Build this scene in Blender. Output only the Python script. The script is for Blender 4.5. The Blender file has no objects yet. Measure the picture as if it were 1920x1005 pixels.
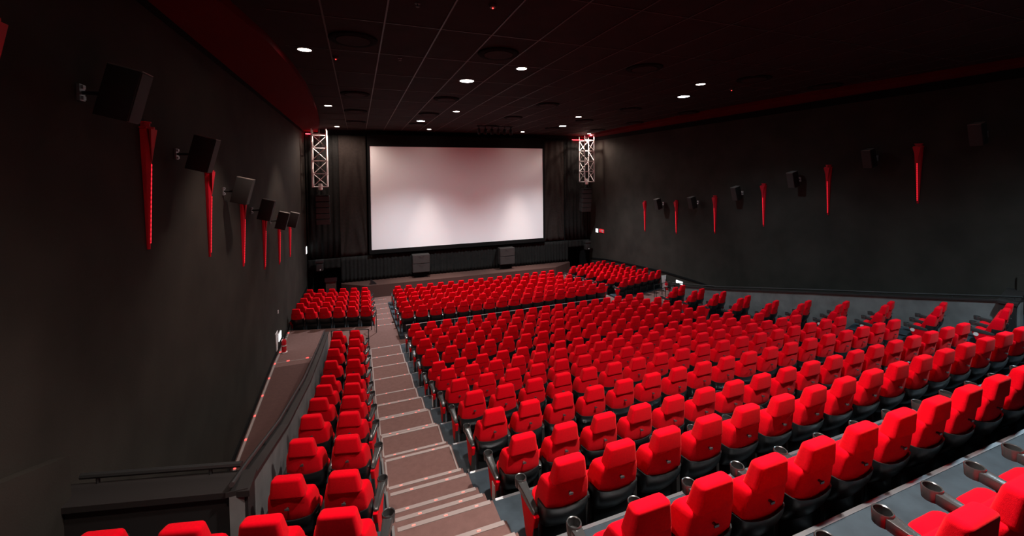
import bpy, bmesh, math, random
from mathutils import Vector, Matrix, Euler
random.seed(7)
SC = bpy.context.scene
COL = SC.collection
R = math.radians
PI = math.pi

# ------------------------------------------------------------------ camera
F_PX, PX, PY, W_PX, H_PX = 769.53, 961.61, 350.60, 1920, 1005
YAW, PITCH, ROLL = R(20.6648), R(-1.76173), R(-0.61051)
_f = Vector((math.sin(YAW)*math.cos(PITCH), math.cos(YAW)*math.cos(PITCH), math.sin(PITCH)))
_r = Vector((math.cos(YAW), -math.sin(YAW), 0))
_u = _r.cross(_f)
CR = math.cos(ROLL)*_r + math.sin(ROLL)*_u
CU = -math.sin(ROLL)*_r + math.cos(ROLL)*_u
cam = bpy.data.cameras.new('camera')
cam.sensor_fit = 'HORIZONTAL'; cam.sensor_width = 36
cam.lens = 36*F_PX/W_PX
cam.shift_x = (W_PX/2-PX)/W_PX
cam.shift_y = (PY-H_PX/2)/W_PX
cam.clip_start = 0.05; cam.clip_end = 200
camo = bpy.data.objects.new('camera', cam); COL.objects.link(camo)
camo.matrix_world = Matrix(((CR.x, CU.x, -_f.x, 0), (CR.y, CU.y, -_f.y, 0), (CR.z, CU.z, -_f.z, 0), (0, 0, 0, 1)))
SC.camera = camo
def to_px(P):
    P = Vector(P); z = P.dot(_f)
    if z < 0.05: return None
    return (PX+F_PX*P.dot(CR)/z, PY-F_PX*P.dot(CU)/z, z)

# ------------------------------------------------------------------ world, exposure, lamp levels
wd = bpy.data.worlds.new('world'); SC.world = wd; wd.use_nodes = True
wd.node_tree.nodes['Background'].inputs[0].default_value = (0.01, 0.01, 0.012, 1)
wd.node_tree.nodes['Background'].inputs[1].default_value = 0.3
SC.view_settings.view_transform = 'Standard'
SC.view_settings.look = 'None'
SC.view_settings.exposure = 0.0
SC.view_settings.gamma = 1.0
SC.view_settings.use_curve_mapping = False
WARM, COOL, NEUT = (1.0, 0.80, 0.70), (0.62, 0.87, 1.0), (1.0, 0.93, 0.87)
P_SMALL, P_BIG, P_FLOOD = 270.0, 1650.0, 85.0
CONE_SMALL, CONE_BIG, CONE_FLOOD = R(82), R(152), R(176)

# ------------------------------------------------------------------ materials
MATS = {}
def mat(name, col, rough=0.6, metal=0.0, noise=0.0, scale=20.0, bump=0.0, bscale=200.0, emit=None, estr=0.0, sheen=0.0, spec=0.5):
    m = bpy.data.materials.new(name); m.use_nodes = True
    nt = m.node_tree; b = nt.nodes['Principled BSDF']
    b.inputs['Base Color'].default_value = (*col, 1); b.inputs['Roughness'].default_value = rough
    b.inputs['Metallic'].default_value = metal; b.inputs['Specular IOR Level'].default_value = spec
    if sheen:
        b.inputs['Sheen Weight'].default_value = sheen; b.inputs['Sheen Roughness'].default_value = 0.5
        b.inputs['Sheen Tint'].default_value = (1, .35, .3, 1)
    if emit:
        b.inputs['Emission Color'].default_value = (*emit, 1); b.inputs['Emission Strength'].default_value = estr
    if noise or bump:
        tc = nt.nodes.new('ShaderNodeTexCoord')
    if noise:
        n = nt.nodes.new('ShaderNodeTexNoise'); n.inputs['Scale'].default_value = scale; n.inputs['Detail'].default_value = 5
        nt.links.new(tc.outputs['Object'], n.inputs['Vector'])
        r = nt.nodes.new('ShaderNodeValToRGB')
        r.color_ramp.elements[0].position = .3; r.color_ramp.elements[1].position = .7
        r.color_ramp.elements[0].color = (*[max(0, c*(1-noise)) for c in col], 1)
        r.color_ramp.elements[1].color = (*[min(1, c*(1+noise)) for c in col], 1)
        nt.links.new(n.outputs['Fac'], r.inputs['Fac']); nt.links.new(r.outputs['Color'], b.inputs['Base Color'])
    if bump:
        n2 = nt.nodes.new('ShaderNodeTexNoise'); n2.inputs['Scale'].default_value = bscale; n2.inputs['Detail'].default_value = 3
        nt.links.new(tc.outputs['Object'], n2.inputs['Vector'])
        bp = nt.nodes.new('ShaderNodeBump'); bp.inputs['Strength'].default_value = bump; bp.inputs['Distance'].default_value = 0.01
        nt.links.new(n2.outputs['Fac'], bp.inputs['Height']); nt.links.new(bp.outputs['Normal'], b.inputs['Normal'])
    MATS[name] = m
    return m
M_RED = mat('red_fabric', (0.68, 0.0010, 0.0095), 0.95, noise=0.07, scale=60, bump=0.2, bscale=350, sheen=0.09, spec=0.03)
M_BLK = mat('black_plastic', (0.010, 0.0108, 0.0115), 0.34, spec=0.5)
M_ARM = mat('armrest_plastic', (0.032, 0.032, 0.032), 0.23, bump=0.08, bscale=160, spec=0.6)
M_MET = mat('dark_metal', (0.05, 0.05, 0.05), 0.35, 0.8)
M_HOOK = mat('hook_metal', (0.16, 0.16, 0.16), 0.3, 0.8)
M_STEEL = mat('painted_steel', (0.02, 0.02, 0.02), 0.45)
M_WALL = mat('dark_wall_paint', (0.031, 0.0265, 0.022), 0.85, noise=0.22, scale=1.1, bump=0.15, bscale=60, spec=0.15)
M_PARA = mat('grey_parapet_paint', (0.14, 0.135, 0.132), 0.75, noise=0.2, scale=3.0, spec=0.25)
M_CAP = mat('dark_parapet_cap', (0.021, 0.018, 0.0175), 0.5, spec=0.4)
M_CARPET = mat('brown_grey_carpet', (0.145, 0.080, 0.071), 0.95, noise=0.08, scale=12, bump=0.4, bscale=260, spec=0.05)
M_CARPET_SHADE = mat('shaded_corridor_carpet', (0.085, 0.045, 0.040), 0.95, noise=0.08, scale=12, bump=0.4, bscale=260, spec=0.05)  # carpet colour darkened to stand for the dimmer light in the corridors
M_PLAT = mat('grey_row_floor', (0.027, 0.038, 0.047), 0.7, noise=0.25, scale=5, spec=0.2)
M_ALU = mat('aluminium_trim', (0.42, 0.43, 0.45), 0.35, 0.85)
M_NOSE = mat('ribbed_step_edge', (0.28, 0.225, 0.21), 0.55, 0.25)
M_CEIL = mat('black_ceiling_tile', (0.022, 0.0135, 0.0125), 0.85, noise=0.2, scale=2, spec=0.15)
M_GRID = mat('ceiling_t_bar', (0.05, 0.031, 0.027), 0.5)
M_SOFF = mat('red_soffit_paint', (0.10, 0.0006, 0.004), 0.85, spec=0.1)
M_BLACK = mat('matt_black', (0.006, 0.006, 0.006), 0.9, spec=0.1)
M_SCREEN = mat('screen_white', (0.93, 0.93, 0.93), 0.95, spec=0.05)
M_WOOD = None
M_DRAPE = mat('black_drape', (0.016, 0.0155, 0.0145), 0.95, noise=0.2, scale=8, spec=0.05)
M_DRAPE2 = mat('brown_black_drape', (0.026, 0.0205, 0.018), 0.95, noise=0.15, scale=8, spec=0.05)
M_TRUSS = mat('truss_aluminium', (0.85, 0.80, 0.78), 0.4, 0.15)
M_SPK = mat('speaker_cabinet', (0.018, 0.0155, 0.0145), 0.6)
M_GRILL = mat('speaker_grille', (0.026, 0.020, 0.018), 0.7, noise=0.3, scale=160)
M_SPKTOP = mat('speaker_trim', (0.20, 0.16, 0.145), 0.6)
M_LENSW = mat('warm_lamp_lens', (0.9, 0.8, 0.75), 0.5, emit=(1.0, 0.84, 0.74), estr=26)
M_LENSC = mat('cool_lamp_lens', (0.8, 0.9, 0.95), 0.5, emit=(0.82, 0.96, 1.0), estr=30)
M_LENSN = mat('white_lamp_lens', (0.9, 0.9, 0.9), 0.5, emit=(1.0, 0.95, 0.9), estr=34)
M_REDLED = mat('red_led', (0.6, 0.02, 0.02), 0.4, emit=(1.0, 0.035, 0.03), estr=6)
M_REDSTRIP = mat('red_strip', (0.6, 0.02, 0.02), 0.4, emit=(1.0, 0.02, 0.03), estr=22)
M_STEPLED = mat('step_led', (0.9, 0.3, 0.25), 0.4, emit=(1.0, 0.07, 0.05), estr=1.6)
M_STRIP = mat('sconce_led', (0.6, 0.02, 0.02), 0.4, emit=(1.0, 0.015, 0.035), estr=2.6)
_nt = M_STRIP.node_tree; _tc = _nt.nodes.new('ShaderNodeTexCoord'); _sx = _nt.nodes.new('ShaderNodeSeparateXYZ'); _nt.links.new(_tc.outputs['Object'], _sx.inputs[0])
_m1 = _nt.nodes.new('ShaderNodeMath'); _m1.operation = 'MULTIPLY'; _m1.inputs[1].default_value = 95; _nt.links.new(_sx.outputs['Z'], _m1.inputs[0])
_m2 = _nt.nodes.new('ShaderNodeMath'); _m2.operation = 'SINE'; _nt.links.new(_m1.outputs[0], _m2.inputs[0])
_m3 = _nt.nodes.new('ShaderNodeMapRange'); _m3.inputs[1].default_value = -.4; _m3.inputs[2].default_value = .3; _m3.inputs[3].default_value = .5; _m3.inputs[4].default_value = 1.7; _nt.links.new(_m2.outputs[0], _m3.inputs[0])
_nt.links.new(_m3.outputs[0], _nt.nodes['Principled BSDF'].inputs['Emission Strength'])
M_SCONCE = mat('sconce_red', (0.55, 0.003, 0.018), 0.5, spec=0.3)
M_SIGN = mat('lit_sign', (0.9, 0.9, 0.9), 0.4, emit=(0.85, 0.97, 1.0), estr=5)
M_SIGNRED = mat('red_sign_plate', (0.75, 0.01, 0.02), 0.5, emit=(1.0, 0.01, 0.03), estr=0.5)
M_WHITE = mat('white_plate', (0.72, 0.66, 0.64), 0.4)
M_EXT = mat('extinguisher_red', (0.6, 0.01, 0.02), 0.25)
M_PLY = mat('lectern_wood', (0.06, 0.032, 0.026), 0.5, noise=0.3, scale=7)
def wood():
    m = bpy.data.materials.new('stage_planks'); m.use_nodes = True; nt = m.node_tree; b = nt.nodes['Principled BSDF']
    tc = nt.nodes.new('ShaderNodeTexCoord'); mp = nt.nodes.new('ShaderNodeMapping'); mp.inputs['Rotation'].default_value = (R(90), 0, 0)
    br = nt.nodes.new('ShaderNodeTexBrick'); br.offset = .37
    br.inputs['Color1'].default_value = (0.080, 0.037, 0.030, 1); br.inputs['Color2'].default_value = (0.064, 0.030, 0.024, 1)
    br.inputs['Mortar'].default_value = (0.03, 0.016, 0.013, 1); br.inputs['Scale'].default_value = 1
    br.inputs['Brick Width'].default_value = 2.4; br.inputs['Row Height'].default_value = 0.12; br.inputs['Mortar Size'].default_value = 0.006
    nt.links.new(tc.outputs['Object'], br.inputs['Vector']); nt.links.new(br.outputs['Color'], b.inputs['Base Color'])
    b.inputs['Roughness'].default_value = 0.5
    return m
M_WOOD = wood()

# ------------------------------------------------------------------ mesh helpers
def link(name, bm, m, parent=None, smooth=False, mats=None):
    me = bpy.data.meshes.new(name)
    bmesh.ops.recalc_face_normals(bm, faces=bm.faces)
    bm.to_mesh(me); bm.free()
    for k in (mats or [m]): me.materials.append(k)
    if smooth:
        for p in me.polygons: p.use_smooth = True
        try: me.set_sharp_from_angle(angle=R(38))
        except Exception: pass
    o = bpy.data.objects.new(name, me); COL.objects.link(o)
    if parent: o.parent = parent
    return o
def thing(name, label, cat, loc=(0, 0, 0), rz=0, group=None):
    o = bpy.data.objects.new(name, None); COL.objects.link(o); o.empty_display_size = .1
    o.location = loc; o.rotation_euler = (0, 0, rz); o['label'] = label; o['category'] = cat
    if group: o['group'] = group
    return o
def tag(o, label, cat, group=None):
    o['label'] = label; o['category'] = cat
    if group: o['group'] = group
    return o
def struct(o, label=None):
    o['kind'] = 'structure'
    if label: o['label'] = label; 
    return o
def box(bm, x0, x1, y0, y1, z0, z1, mtx=None, mi=0):
    vs = [bm.verts.new((x, y, z)) for z in (z0, z1) for y in (y0, y1) for x in (x0, x1)]
    if mtx is not None:
        for v in vs: v.co = mtx @ v.co
    fs = []
    for q in ((0, 2, 3, 1), (4, 5, 7, 6), (0, 1, 5, 4), (2, 6, 7, 3), (0, 4, 6, 2), (1, 3, 7, 5)):
        f = bm.faces.new([vs[i] for i in q]); f.material_index = mi; fs.append(f)
    return vs
def hexa(bm, pts):
    """8 corners: bottom 4 (ccw) then top 4."""
    vs = [bm.verts.new(p) for p in pts]
    for q in ((3, 2, 1, 0), (4, 5, 6, 7), (0, 1, 5, 4), (1, 2, 6, 5), (2, 3, 7, 6), (3, 0, 4, 7)):
        bm.faces.new([vs[i] for i in q])
    return vs
def prism(bm, poly, z0, z1, mi=0):
    a = [bm.verts.new((x, y, z0)) for x, y in poly]
    zt = z1 if isinstance(z1, (list, tuple)) else [z1]*len(poly)
    b = [bm.verts.new((x, y, z)) for (x, y), z in zip(poly, zt)]
    n = len(poly); fs = [bm.faces.new(a[::-1]), bm.faces.new(b)]
    for i in range(n): fs.append(bm.faces.new((a[i], a[(i+1) % n], b[(i+1) % n], b[i])))
    for f in fs: f.material_index = mi
def prism_yz(bm, poly, x0, x1):
    a = [bm.verts.new((x0, y, z)) for y, z in poly]; b = [bm.verts.new((x1, y, z)) for y, z in poly]
    n = len(poly); bm.faces.new(a); bm.faces.new(b[::-1])
    for i in range(n): bm.faces.new((a[(i+1) % n], a[i], b[i], b[(i+1) % n]))
def tube(bm, pts, r, n=8, cap=True):
    pts = [Vector(p) for p in pts]; rings = []
    rs = r if isinstance(r, (list, tuple)) else [r]*len(pts)
    for i, p in enumerate(pts):
        if i == 0: d = pts[1]-p
        elif i == len(pts)-1: d = p-pts[i-1]
        else: d = (pts[i+1]-p).normalized()+(p-pts[i-1]).normalized()
        d.normalize()
        a = d.cross(Vector((0, 0, 1)))
        if a.length < 1e-3: a = d.cross(Vector((1, 0, 0)))
        a.normalize(); b = d.cross(a)
        rings.append([bm.verts.new(p+rs[i]*(math.cos(2*PI*k/n)*a+math.sin(2*PI*k/n)*b)) for k in range(n)])
    for A, B in zip(rings, rings[1:]):
        for k in range(n): bm.faces.new((A[k], A[(k+1) % n], B[(k+1) % n], B[k]))
    if cap: bm.faces.new(rings[0][::-1]); bm.faces.new(rings[-1])
def lathe(bm, prof, n=24, c=(0, 0, 0)):
    """prof: (radius, z) from one end to the other, closed with caps when the radius is > 0."""
    rings = []
    for r, z in prof:
        rings.append([bm.verts.new((c[0]+r*math.cos(2*PI*k/n), c[1]+r*math.sin(2*PI*k/n), c[2]+z)) for k in range(n)])
    for A, B in zip(rings, rings[1:]):
        for k in range(n): bm.faces.new((A[k], A[(k+1) % n], B[(k+1) % n], B[k]))
    bm.faces.new(rings[0][::-1]); bm.faces.new(rings[-1])
def rrect(cx, cy, pts, r, k=3):
    """rounded polygon through the corner points (x, y) with corner radius r."""
    out = []; n = len(pts)
    for i in range(n):
        p = Vector(pts[i]); a = (Vector(pts[i-1])-p); b = (Vector(pts[(i+1) % n])-p)
        ra = min(r, a.length*.45, b.length*.45); a.normalize(); b.normalize()
        p0 = p+a*ra; p1 = p+b*ra
        for j in range(k+1):
            t = j/k; out.append(((1-t)**2*p0+2*t*(1-t)*p+t*t*p1)+Vector((cx, cy)))
    return out
def loft(bm, secs):
    """secs: list of (list of 3D points), same count; caps both ends."""
    rings = [[bm.verts.new(p) for p in s] for s in secs]; n = len(rings[0])
    for A, B in zip(rings, rings[1:]):
        for k in range(n): bm.faces.new((A[k], A[(k+1) % n], B[(k+1) % n], B[k]))
    bm.faces.new(rings[0][::-1]); bm.faces.new(rings[-1])
def bev(bm, off, seg=3):
    bmesh.ops.recalc_face_normals(bm, faces=bm.faces)
    bmesh.ops.bevel(bm, geom=list(bm.edges), offset=off, segments=seg, profile=0.6, affect='EDGES')
def ordn(n):
    return ['first', 'second', 'third', 'fourth', 'fifth', 'sixth', 'seventh', 'eighth', 'ninth', 'tenth', 'eleventh', 'twelfth', 'thirteenth',
            'fourteenth', 'fifteenth', 'sixteenth', 'seventeenth', 'eighteenth', 'nineteenth'][n-1]

# ------------------------------------------------------------------ plan of the room
XL, XR, YF, YB, ZC = -2.85, 16.0, 26.4, -7.0, 2.75
ZB = -7.7
HS = 1.10                               # seat height above its row floor
ROWY = [14.51-1.122*i for i in range(8)]+[5.56, 4.436, 3.30, 2.19, 1.09]
ROWZ = [-5.154, -5.02, -4.85, -4.71, -4.58, -4.26, -3.96, -3.642, -3.354, -3.057, -2.585, -2.159, -1.72]
FL = [z-HS for z in ROWZ]
NR = 13
TA = math.tan(R(14.3))
AX0, AX1 = 0.28, 1.35                   # left stairs
BX0, BX1 = 11.65, 12.84                 # right stairs
FY = [22.10-1.12*i for i in range(6)]   # front block, first row nearest the stage
FZ = [-5.773, -5.655, -5.535, -5.415, -5.295, -5.175]
ZX = -6.40                              # cross aisle level
XC = 6.575

# shell
def slab(name, x0, x1, y0, y1, z0, z1, m):
    bm = bmesh.new(); box(bm, x0, x1, y0, y1, z0, z1); return struct(link(name, bm, m))
slab('wall_left', XL-.2, XL, YB, YF, ZB, ZC, M_WALL)
slab('wall_right', XR, XR+.2, YB, YF, ZB, ZC, M_WALL)
slab('wall_back', XL-.2, XR+.2, YB-.2, YB, ZB, ZC, M_WALL)
bm = bmesh.new()
# far wall with the two dark doorways beside the stage
for (x0, x1, z0, z1) in ((XL-.2, -2.55, ZB, ZC), (-2.55, -1.05, -5.4, ZC), (-1.05, 14.12, ZB, ZC), (14.12, 15.25, -5.3, ZC), (15.25, XR+.2, ZB, ZC)):
    box(bm, x0, x1, YF, YF+.2, z0, z1)
box(bm, XL-.2, XR+.2, YF+1.5, YF+1.6, ZB, 0)
struct(link('wall_far', bm, M_BLACK))
slab('floor', XL-.2, XR+.2, 15, YF+1.6, ZB-.2, -7.05, M_CARPET)
bm = bmesh.new(); box(bm, XL-.2, XR+.2, YB-.2, YF+.2, ZC, ZC+.2); struct(link('ceiling', bm, M_CEIL))
# ceiling T-bars (1.01 x 2.0 m tiles)
bm = bmesh.new()
x = 0.505-1.01
while x < 15.2:
    box(bm, x-.014, x+.014, 0.5, YF-.3, ZC-.012, ZC-.001); x += 1.01
y = 7.78-2*1.98
while y < YF-.3:
    box(bm, -1.35, 14.5, y-.011, y+.011, ZC-.009, ZC-.001); y += 1.98
struct(link('trim_1', bm, M_GRID))
# curved red soffits along both side walls
def soffit(name, sgn):
    edge = [(-2.75, 0.5), (-2.2, 4.8), (-1.80, 7.6), (-1.56, 9.2), (-1.42, 11.2), (-1.37, 13.4), (-1.40, 16), (-1.50, 18.8), (-1.72, 22.4), (-2.04, 25.6), (-2.12, YF-.02)]
    poly = [(XL+.005, YF-.02), (XL+.005, 0.5)]+edge
    if sgn < 0: poly = [(2*XC-x, y) for x, y in poly][::-1]
    bm = bmesh.new(); prism(bm, poly, 2.60, ZC-.003); struct(link(name, bm, M_SOFF))
soffit('ceiling_soffit_left', 1); soffit('ceiling_soffit_right', -1)
bm = bmesh.new(); box(bm, XL+.004, XL+.03, 0, YF-.05, 2.48, 2.595); struct(link('trim_2', bm, M_BLACK))
bm = bmesh.new(); box(bm, XR-.03, XR-.004, 0, YF-.05, 2.34, 2.595); struct(link('trim_3', bm, M_BLACK))
# red strip lights over the far ends of the soffits
for x0, x1, lab in ((-2.75, -2.0, 'red strip light above the curtain behind the left truss'), (14.5, 15.7, 'red strip light above the curtain behind the right truss')):
    bm = bmesh.new(); box(bm, x0, x1, 26.22, 26.26, 2.43, 2.46)
    o = tag(link('red_strip_light', bm, M_REDSTRIP), lab, 'strip light')
    bm = bmesh.new(); box(bm, x0, x1, 26.26, YF-.001, 2.42, 2.45); link('mount', bm, M_STEEL, o)

# ------------------------------------------------------------------ raked row floors
def yrow(i, x, side):
    """head line of row i at x for the angled side banks; side -1 left, +1 right."""
    if side < 0: return ROWY[i]+(AX0-x)*TA
    return ROWY[i]+(x-BX1)*TA
tn = 4
def nose(poly2, z, w=.045, h=.03):
    """aluminium edge along a line."""
    (xa, ya), (xb, yb) = poly2
    d = Vector((xb-xa, yb-ya)); d.normalize(); n = Vector((-d.y, d.x))*w
    return [(xa, ya), (xb, yb), (xb+n.x, yb+n.y), (xa+n.x, ya+n.y)]
for i in range(NR):
    bm = bmesh.new()
    y0, y1, z = ROWY[i]-.082, ROWY[i]+1.04, FL[i]
    prism(bm, [(AX1, y0), (BX0, y0), (BX0, y1), (AX1, y1)], ZB, z)
    xl = XL+.002 if i >= 10 else -1.12
    xr = XR-.002 if i >= 10 else 14.45
    for side, xa, xb in ((-1, xl, AX0-.002), (1, BX1+.002, xr)):
        dy = (ROWY[i-1]-ROWY[i]) if i else 1.122
        a, b = yrow(i, xa, side), yrow(i, xb, side)
        prism(bm, [(xa, a-.082), (xb, b-.082), (xb, b+1.04), (xa, a+1.04)], ZB, z)
    struct(link('floor', bm, M_PLAT))
    bm = bmesh.new()
    prism(bm, [(AX1+.03, y1-.03), (BX0, y1-.03), (BX0, y1+.006), (AX1+.03, y1+.006)], z-.045, z+.006)
    struct(link('trim_%d' % tn, bm, M_ALU)); tn += 1
bm = bmesh.new(); box(bm, XL+.002, XR-.002, YB, ROWY[12]-.084, ZB, FL[12]+.42); struct(link('floor', bm, M_PLAT))
# cross aisle
bm = bmesh.new()
prism(bm, [(XL+.002, 15.552), (XR-.002, 15.552), (XR-.002, 18.25), (12.45, 17.4), (11.05, 17.6), (11.05, 16.42), (1.40, 16.42), (1.40, 17.6), (.52, 17.6), (.52, 18.33), (XL+.002, 19.1)], -7.6, ZX)
struct(link('floor', bm, M_CARPET))
# front block platforms
for i in range(6):
    bm = bmesh.new(); y0, y1, z = FY[i]-.08, FY[i]+1.038, FZ[i]-HS
    prism(bm, [(1.40, y0), (11.05, y0), (11.05, y1), (1.40, y1)], -7.6, z); struct(link('floor', bm, M_PLAT))
# corridors between the side walls and the parapets (ramp down towards the back)
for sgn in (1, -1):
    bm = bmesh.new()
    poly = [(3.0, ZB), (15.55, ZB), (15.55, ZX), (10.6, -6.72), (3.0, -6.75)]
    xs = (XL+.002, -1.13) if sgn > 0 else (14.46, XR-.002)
    prism_yz(bm, poly, *xs); struct(link('floor', bm, M_CARPET_SHADE))
# parapets
PL = [(4.72, -3.12), (5.23, -3.26), (7.19, -3.88), (10.19, -4.62), (13.4, -5.18), (16.15, -5.62)]
PRR = [(4.72, -3.08), (5.0, -3.14), (6.87, -3.57), (9.5, -4.15), (13.4, -5.04), (16.2, -5.56)]
def parapet(name, P, x0, x1):
    bm = bmesh.new(); prism_yz(bm, [(P[0][0], ZB)]+[(y, z-.05) for y, z in P]+[(P[-1][0], ZB)], x0, x1)
    o = struct(link(name, bm, M_PARA))
    bm = bmesh.new()
    prism_yz(bm, [(y, z-.05) for y, z in P]+[(y, z) for y, z in P][::-1], x0-.03, x1+.03)
    c = link('cap', bm, M_CAP, o)
    return o
parapet('wall_left_parapet', PL, -1.26, -1.13)
parapet('wall_right_parapet', PRR, 14.455, 14.585)
# angled parapets in front of the wide back rows
for nm, sx in (('wall_left_front', 1), ('wall_right_front', -1)):
    pts = [(-1.10, 4.72), (-1.10, 5.0), (XL+.005, 5.44), (XL+.005, 5.16)]
    cap = [(-1.08, 4.69), (-1.08, 5.02), (XL+.003, 5.47), (XL+.003, 5.13)]
    if sx < 0: pts = [(2*XC-x, y) for x, y in pts][::-1]; cap = [(2*XC-x, y) for x, y in cap][::-1]
    bm = bmesh.new(); prism(bm, pts, ZB, -3.19); o = struct(link(nm, bm, M_CAP))
    bm = bmesh.new(); prism(bm, cap, -3.19, -3.13); link('cap', bm, M_CAP, o)
    # stepped block against the side wall
    bm = bmesh.new()
    xs = (XL+.002, XL+.14) if sx > 0 else (XR-.14, XR-.002)
    prism_yz(bm, [(5.25, -4.2), (5.25, -2.72), (4.66, -2.50), (2.4, -1.66), (2.4, -4.2)], *xs)
    struct(link('wall_left_step' if sx > 0 else 'wall_right_step', bm, M_WALL))
# dado line curving along the corridor walls
for sx, nm in ((1, 'baseboard_left'), (-1, 'baseboard_right')):
    line = [(26.2, -6.25), (24.6, -6.02), (23.0, -5.87), (20.6, -5.70), (18.3, -5.57), (16.2, -5.55), (14.9, -5.60), (12, -5.9), (9, -6.2)]
    if sx > 0: line = [(26.2, -6.3), (20, -6.22), (16, -6.25), (10.6, -6.55), (5.6, -6.6)]
    xs = (XL+.001, XL+.035) if sx > 0 else (XR-.035, XR-.001)
    bm = bmesh.new(); prism_yz(bm, [(y, z+.045) for y, z in line]+[(y, z-.045) for y, z in line][::-1], *xs)
    struct(link(nm, bm, M_BLACK))

# ------------------------------------------------------------------ stairs
def stair(name, label, x0, x1, side):
    root = thing(name, label, 'stairs', (0, 0, 0))
    steps = []                                     # (front y, z, rear y)
    for i in range(NR):
        yf, z = ROWY[i]+1.04, FL[i]
        drop = z-(FL[i-1] if i else ZX)
        n = 1 if drop < .2 else (2 if drop < .38 else 3)
        for k in range(n):
            steps.append((yf+.32*k, z-drop*k/n, k))
    steps.sort()
    for j, (yf, z, k) in enumerate(steps):
        y0 = steps[j-1][0] if j else ROWY[12]-.08
        bm = bmesh.new(); box(bm, x0, x1, y0, yf, max(ZB, z-.6), z)
        t = link('tread', bm, M_CARPET, root)
        bm = bmesh.new(); box(bm, x0+.03, x1-.03, yf-.046, yf+.008, z-.04, z+.007); nn = link('nosing', bm, M_NOSE, t)
        for q in ((.28, .72) if (j % 2) else (.18, .5, .82)):
            xx = x0+(x1-x0)*q; bm = bmesh.new(); box(bm, xx-.018, xx+.018, yf-.028, yf-.018, z+.007, z+.012); link('step_light', bm, M_STEPLED, nn)
        if k == 0 and yf-y0 > .5:
            bm = bmesh.new()
            bm.free()
            for xx in (x0+.015, x1-.04):
                bm = bmesh.new(); box(bm, xx, xx+.025, y0+.01, yf-.05, z, z+.012); link('side_trim', bm, M_NOSE, t)
    return root
stair('aisle_stairs', 'carpeted stairs with lit step edges descending the left aisle behind the cross aisle', AX0, AX1, -1)
stair('aisle_stairs', 'carpeted stairs descending between the main seats and the two-seat right bank', BX0, BX1, 1)
def fstair(label, x0, x1):
    root = thing('aisle_stairs', label, 'stairs', (0, 0, 0))
    ed = [(17.62, ZX), (18.66, -6.53), (19.78, -6.64), (20.9, -6.76), (22.0, -6.84), (23.14, -6.93), (24.2, -7.0)]
    for (ya, za), (yb, zb) in zip(ed, ed[1:]):
        bm = bmesh.new(); box(bm, x0, x1, ya, yb, -7.5, zb); t = link('tread', bm, M_CARPET, root)
        bm = bmesh.new(); box(bm, x0+.03, x1-.03, yb-.05, yb+.006, zb-.04, zb+.006); nn = link('nosing', bm, M_NOSE, t)
        for q in (.2, .5, .8):
            xx = x0+(x1-x0)*q; bm = bmesh.new(); box(bm, xx-.02, xx+.02, yb-.026, yb-.014, zb+.006, zb+.012); link('step_light', bm, M_STEPLED, nn)
fstair('shallow carpeted stairs beside the front seats leading to the stage at left', .54, 1.395)
fstair('shallow carpeted stairs between front block and angled far right seats', 11.07, 12.43)
# dark kerb panels along the left bank
bm = bmesh.new()
for i in range(NR-1):
    box(bm, AX0-.03, AX0-.004, ROWY[i]-.08, ROWY[i]+1.04, FL[i]-.3, FL[i]+.05)
struct(link('trim_%d' % tn, bm, M_PARA)); tn += 1

# ------------------------------------------------------------------ far end: stage, screen, drapes
bm = bmesh.new()
prism(bm, [(.35, 24.9), (12.45, 24.9), (14.1, 25.95), (14.1, 26.38), (-1.04, 26.38), (-1.04, 25.98)], -7.2, -6.33)
tag(link('stage', bm, M_WOOD), 'low dark wooden stage under the big screen', 'stage')
SX0, SX1, SZ0, SZ1, SY = 0.69, 12.04, -4.465, 1.765, 26.0
t = thing('cinema_screen', 'huge blank white cinema screen in black masking at the far end', 'screen', (6.365, SY, SZ0))
bm = bmesh.new(); box(bm, SX0-6.365, SX1-6.365, 0, .02, 0, SZ1-SZ0); link('screen_surface', bm, M_SCREEN, t)
bm = bmesh.new()
for a in ((SX0-.14, SX1+.14, -.25, -.003), (SX0-.14, SX1+.14, SZ1-SZ0+.003, SZ1-SZ0+.7)):
    box(bm, a[0]-6.365, a[1]-6.365, -.02, .05, a[2], a[3])
for a in ((SX0-.14, SX0-.003), (SX1+.003, SX1+.14)):
    box(bm, a[0]-6.365, a[1]-6.365, -.02, .05, -.003, SZ1-SZ0+.003)
link('masking_border', bm, M_BLACK, t)
def drape(name, x0, x1, z0, z1, y, m, label, amp=.05, per=.28, swag=0, seed=0):
    rnd = random.Random(seed); n = max(24, int((x1-x0)/.035)); nz = 26 if swag else 6
    ph = [rnd.random()*6 for _ in range(4)]
    bm = bmesh.new(); g = []
    for j in range(nz+1):
        v = j/nz; row = []
        for k in range(n+1):
            u = k/n; xx = x0+u*(x1-x0)
            yy = amp*(math.sin(2*PI*xx/per+ph[0]+.8*math.sin(xx*1.7+ph[1]))+.5*math.sin(2*PI*xx/(per*2.3)+ph[2]))*(.6+.4*v)
            if swag:
                s = (2*u-1); d = (1-v)*1.6+ (s*s)*1.1
                yy = amp*.35*yy/amp + amp*1.2*math.sin(d*9+ph[3])*max(0, 1-abs(s)**3)*min(1, 1.2*v+.2)
            row.append(bm.verts.new((xx, y+yy, z1+(z0-z1)*v)))
        g.append(row)
    for A, B in zip(g, g[1:]):
        for k in range(n): bm.faces.new((A[k], A[k+1], B[k+1], B[k]))
    o = link(name, bm, m, smooth=True)
    md = o.modifiers.new('thickness', 'SOLIDIFY'); md.thickness = .012
    return tag(o, label, 'curtain')
drape('stage_curtain', -1.05, 14.1, -6.32, -4.80, 26.2, M_DRAPE, 'long pleated black curtain between screen and stage', .03, .22, seed=1)
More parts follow.
